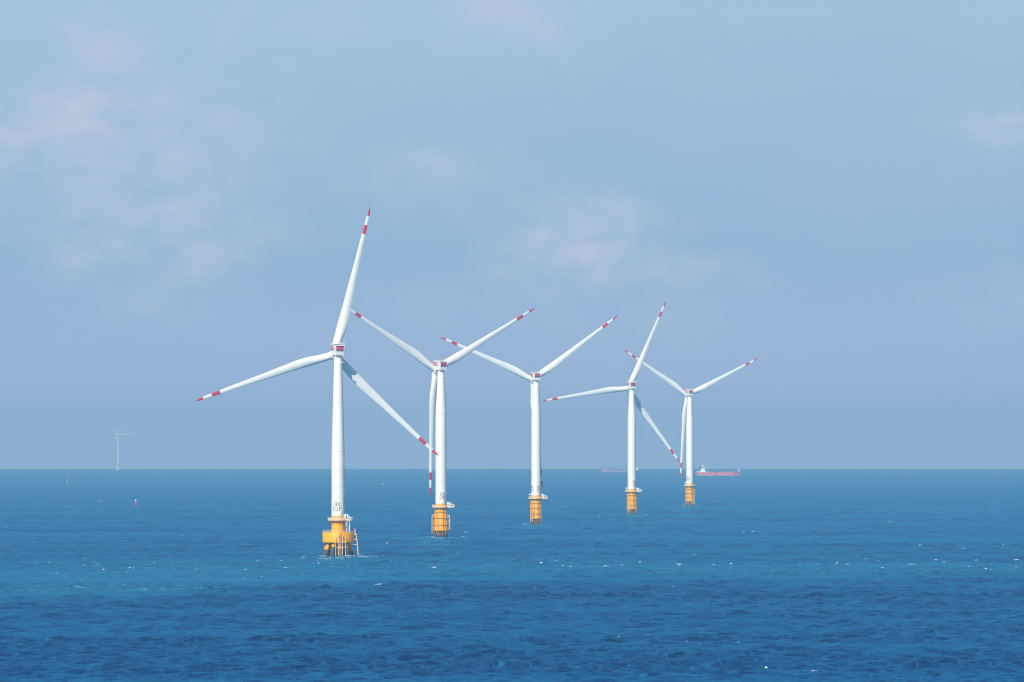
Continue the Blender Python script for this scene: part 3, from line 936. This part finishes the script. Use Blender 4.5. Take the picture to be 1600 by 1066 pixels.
KNOWN = [(1270, 882, 9, 3), (1300, 881, 8, 1.4), (1142, 882, 5, 2), (1231, 876, 5, 1.5), (1369, 877, 5, 1.5), (1451, 878, 7, 2), (1462, 876, 4, 1.5),
 (1423, 882, 6, 1.6), (1506, 858, 7, 2.2), (1587, 876, 8, 1.6), (1158, 904, 10, 1.4), (818, 883, 7, 1.8), (845, 880, 5, 1.5), (946, 886, 7, 2),
 (995, 887, 5, 1.3), (1100, 881, 9, 1.5), (627, 892, 8, 2), (678, 889, 6, 1.6), (591, 914, 13, 1.5), (548, 885, 8, 1.6), (551, 879, 5, 1.6), (7, 907, 7, 2),
 (43, 893, 9, 1.6), (135, 893, 6, 1.6), (150, 893, 7, 1.5), (203, 890, 5, 2.2), (282, 891, 8, 1.8), (384, 890, 6, 1.5), (405, 885, 7, 1.3), (447, 888, 7, 1.3),
 (102, 903, 6, 1), (566, 831, 4, 1.6), (641, 826, 7, 1.5), (728, 832, 5, 1.4), (311, 812, 5, 1.4), (405, 824, 5, 1.2), (316, 848, 7, 1.3), (328, 849, 5, 1),
 (598, 757, 4, 1.4), (605, 850, 4, 1.2), (1167, 832, 7, 1.6), (1304, 838, 5, 1.4), (1088, 868, 6, 1.4), (935, 808, 4, 1.5), (1005, 838, 3, 1.2), (1012, 797, 4, 1.4),
 (1419, 741, 6, 1.2), (1561, 741, 4, 1.2), (1518, 767, 3, 1.4), (1333, 815, 4, 1.2), (1390, 816, 4, 1.2), (1145, 744.6, 4, 1.2), (60, 848, 4, 1.4), (10, 838, 4, 1.3), (83, 819, 4, 1.2),
 (158, 783, 4, 1.2), (1197, 1045, 5, 2), (1272, 1049, 8, 1.6), (1310, 1049, 8, 1.6), (958, 998, 9, 1.4), (1002, 924, 5, 1.2), (1254, 1030, 4, 1.2), (872, 926, 7, 1.2),
 (1537, 859, 4, 1.2), (1525, 839, 5, 1.2), (1437, 854, 3, 1.2), (1145, 1006, 6, 1.2), (890, 876, 5, 1.2), (1000, 880, 5, 1.3), (1060, 884, 5, 1.3), (1560, 883, 5, 1.4), (1578, 887, 4, 1.4), (1520, 884, 4, 1.2)]
for k in KNOWN: whitecap(*k)
for _ in range(210):                      # scattered small ones
    y = 738 + 330 * random.random() ** 1.1
    if y > 905 and random.random() < .8: continue
    whitecap(random.uniform(-120, 1720), y, random.uniform(1.5, 4.5), random.uniform(.4, .9))
for _ in range(190):                      # thickest along the tide line
    whitecap(random.uniform(-120, 1720), random.gauss(883, 5), random.uniform(1.5, 5.5), random.uniform(.5, 1.2))
for x, row, rad, n in ((528, 868.7, 9, 110), (689, 839, 6, 70), (837.6, 819, 6, 60), (987.2, 803, 6, 50), (1077.8, 790, 6, 30)):
    p = at(x, row)
    for _ in range(n):
        a = random.uniform(0, 2 * math.pi); r = rad * (.7 + abs(random.gauss(0, 1.0)))
        q = (p.x + r * math.sin(a) * 1.1, p.y - abs(r * math.cos(a)) * 6 - 1)
        foam_patch(q[0], q[1], random.uniform(1.5, 5.0), random.uniform(3, 9), random.uniform(.04, .16), CHURN_REFL if random.random() < .96 else FOAM)
foam = link('sea_foam', fb.mesh('sea_foam', 80)); foam['kind'] = 'stuff'; foam['label'] = 'small white crests and foam flecks scattered on the blue sea'

# ------------------------------------------------------------------ air
hz, nt, b = new_mat('haze_air')
nt.nodes.remove(b)
pv = nt.nodes.new('ShaderNodeVolumePrincipled')
pv.inputs['Color'].default_value = (.405, .745, 1.0, 1)
pv.inputs['Density'].default_value = 4.7e-5
pv.inputs['Anisotropy'].default_value = 0
nt.links.new(pv.outputs[0], nt.nodes['Material Output'].inputs['Volume'])
hz.cycles.volume_sampling = 'DISTANCE'
E_ = 37000
hb = MB().mat(hz); hb.box((0, 0, 55), (2 * E_, 2 * E_, 300))
hzo = link('haze', hb.mesh('haze')); hzo['kind'] = 'stuff'; hzo['label'] = 'pale blue sea haze'

# ------------------------------------------------------------------ sky and sun
SUN_EL, SUN_AZ = R_(36), R_(205)          # behind the camera and to the left
world = D.worlds.new('World'); scene.world = world; world.use_nodes = True
nt = world.node_tree; N, L = nt.nodes, nt.links
bg = N['Background']
sky = N.new('ShaderNodeTexSky'); sky.sky_type = 'NISHITA'; sky.sun_disc = False
sky.sun_elevation = SUN_EL; sky.sun_rotation = SUN_AZ
sky.altitude = 0; sky.air_density = 1.0; sky.dust_density = .4; sky.ozone_density = 2.5
def wm(op, a, c=None, d=None):
    n = N.new('ShaderNodeMath'); n.operation = op
    for i, v in enumerate((a, c, d)):
        if v is None: continue
        if isinstance(v, (int, float)): n.inputs[i].default_value = v
        else: L.new(v, n.inputs[i])
    return n.outputs[0]
tc = N.new('ShaderNodeTexCoord')
sep = N.new('ShaderNodeSeparateXYZ'); L.new(tc.outputs['Generated'], sep.inputs[0])
yy = wm('MAXIMUM', sep.outputs['Y'], .05)
U = wm('DIVIDE', sep.outputs['X'], yy); V = wm('DIVIDE', sep.outputs['Z'], yy)      # bearing and height tangents
front = wm('GREATER_THAN', sep.outputs['Y'], .05)
def wnoise(sx, sy, detail, off=0, rough=.55, dist=0):
    c = N.new('ShaderNodeCombineXYZ')
    L.new(wm('MULTIPLY_ADD', U, sx, off), c.inputs[0]); L.new(wm('MULTIPLY_ADD', V, sy, off * .7), c.inputs[1])
    n = N.new('ShaderNodeTexNoise'); n.inputs['Scale'].default_value = 1; n.inputs['Detail'].default_value = detail
    n.inputs['Roughness'].default_value = rough; n.inputs['Distortion'].default_value = dist
    L.new(c.outputs[0], n.inputs['Vector']); return n.outputs['Fac']
warp1 = wm('MULTIPLY_ADD', wnoise(160, 220, 5, 3), .016, -.008)
warp2 = wm('MULTIPLY_ADD', wnoise(160, 220, 5, 17), .010, -.005)
UU, VV = wm('ADD', U, warp1), wm('ADD', V, warp2)
CL = [(290, 255, 210, 100, .52), (40, 215, 160, 90, .58), (240, 385, 200, 66, .66), (170, 45, 75, 62, .52), (430, 25, 130, 65, .42), (790, 30, 170, 80, .5), (200, 130, 260, 90, .25), (120, 178, 60, 24, .35),
      (670, 272, 125, 46, .52), (900, 362, 135, 62, .85), (945, 420, 160, 46, .5), (1110, 432, 85, 38, .28), (1570, 195, 85, 34, .8), (200, 482, 90, 28, .32), (1590, 470, 110, 60, .38), (720, 470, 150, 30, .25), (1060, 505, 170, 36, .25)]
acc = None
for cx, cy, rx, ry, s in CL:
    u0, v0 = (cx - 800) / F, (Y_LEVEL - cy) / F
    du = wm('MULTIPLY', wm('SUBTRACT', UU, u0), F / rx); dv = wm('MULTIPLY', wm('SUBTRACT', VV, v0), F / ry)
    g = wm('MULTIPLY', wm('EXPONENT', wm('MULTIPLY', wm('ADD', wm('MULTIPLY', du, du), wm('MULTIPLY', dv, dv)), -1.1)), s)
    acc = g if acc is None else wm('ADD', acc, g)
tex = N.new('ShaderNodeMapRange'); tex.inputs['From Min'].default_value = .38; tex.inputs['From Max'].default_value = .64
tex.inputs['To Min'].default_value = .32; tex.inputs['To Max'].default_value = 1.1
L.new(wnoise(110, 190, 7, 5, .55, .4), tex.inputs[0])
cl = wm('MULTIPLY', acc, tex.outputs[0])
veil = N.new('ShaderNodeMapRange'); veil.inputs['From Min'].default_value = .4; veil.inputs['From Max'].default_value = .75; veil.inputs['To Max'].default_value = .16
L.new(wnoise(26, 40, 4, 40), veil.inputs[0])
cl = wm('ADD', cl, veil.outputs[0])
cl = wm('MULTIPLY', wm('MULTIPLY', cl, 1.0), front)
tint = N.new('ShaderNodeMix'); tint.data_type = 'RGBA'; tint.blend_type = 'MULTIPLY'; tint.inputs[0].default_value = 1
L.new(sky.outputs[0], tint.inputs[6]); tint.inputs[7].default_value = (.86, .95, 1.05, 1)
# the lowest few degrees: the hazy blue band over the sea
SS = .09
low = N.new('ShaderNodeValToRGB')
el = low.color_ramp.elements
def sc(c): return (c[0] / SS / 8, c[1] / SS / 8, c[2] / SS / 8, 1)
el[0].position = 0; el[0].color = sc((.36, .40, .64))
el[1].position = 1; el[1].color = sc((.310, .450, .596))
e = el.new(.38); e.color = sc((.236, .381, .555))
L.new(wm('DIVIDE', sep.outputs['Z'], .064), low.inputs[0])
lo8 = N.new('ShaderNodeVectorMath'); lo8.operation = 'SCALE'; lo8.inputs['Scale'].default_value = 8
L.new(low.outputs[0], lo8.inputs[0])
bl = N.new('ShaderNodeMapRange'); bl.interpolation_type = 'SMOOTHSTEP'; bl.inputs['From Min'].default_value = .07; bl.inputs['From Max'].default_value = .35
L.new(sep.outputs['Z'], bl.inputs[0])
base = N.new('ShaderNodeMix'); base.data_type = 'RGBA'
L.new(bl.outputs[0], base.inputs[0]); L.new(lo8.outputs[0], base.inputs[6]); L.new(tint.outputs[2], base.inputs[7])
mixc = N.new('ShaderNodeMix'); mixc.data_type = 'RGBA'
L.new(cl, mixc.inputs[0]); L.new(base.outputs[2], mixc.inputs[6]); mixc.inputs[7].default_value = (4.8, 5.45, 6.75, 1)
L.new(mixc.outputs[2], bg.inputs['Color'])
bg.inputs['Strength'].default_value = .09

sl = D.lights.new('sun', 'SUN'); sl.energy = 4.6; sl.angle = R_(.53); sl.color = (1.0, .91, .78)
so = D.objects.new('sun', sl); COL.objects.link(so)
to_sun = Vector((math.sin(SUN_AZ) * math.cos(SUN_EL), math.cos(SUN_AZ) * math.cos(SUN_EL), math.sin(SUN_EL)))
so.rotation_euler = to_sun.to_track_quat('Z', 'Y').to_euler(); so.location = (0, -50, 400)

# ------------------------------------------------------------------ camera
cam = D.cameras.new('camera'); co = D.objects.new('camera', cam); COL.objects.link(co)
cam.sensor_width = 36; cam.lens = 36 * F / 1600
cam.clip_start = 5; cam.clip_end = 120000
co.location = (0, 0, CAM_H)
co.rotation_euler = (R_(90) + math.atan((Y_LEVEL - 533) / F), 0, 0)
scene.camera = co

scene.view_settings.view_transform = 'Standard'; scene.view_settings.look = 'None'
scene.view_settings.exposure = .3; scene.view_settings.gamma = 1
scene.render.engine = 'CYCLES'
scene.cycles.max_bounces = 5; scene.cycles.diffuse_bounces = 2; scene.cycles.glossy_bounces = 2; scene.cycles.volume_bounces = 0
scene.cycles.use_denoising = True
scene.cycles.denoiser = 'OPENIMAGEDENOISE'
scene.cycles.denoising_input_passes = 'RGB_ALBEDO_NORMAL'
scene.cycles.denoising_prefilter = 'ACCURATE'
scene.cycles.use_adaptive_sampling = False
scene.cycles.filter_width = 1.15
scene.render.resolution_x, scene.render.resolution_y = 1024, 682
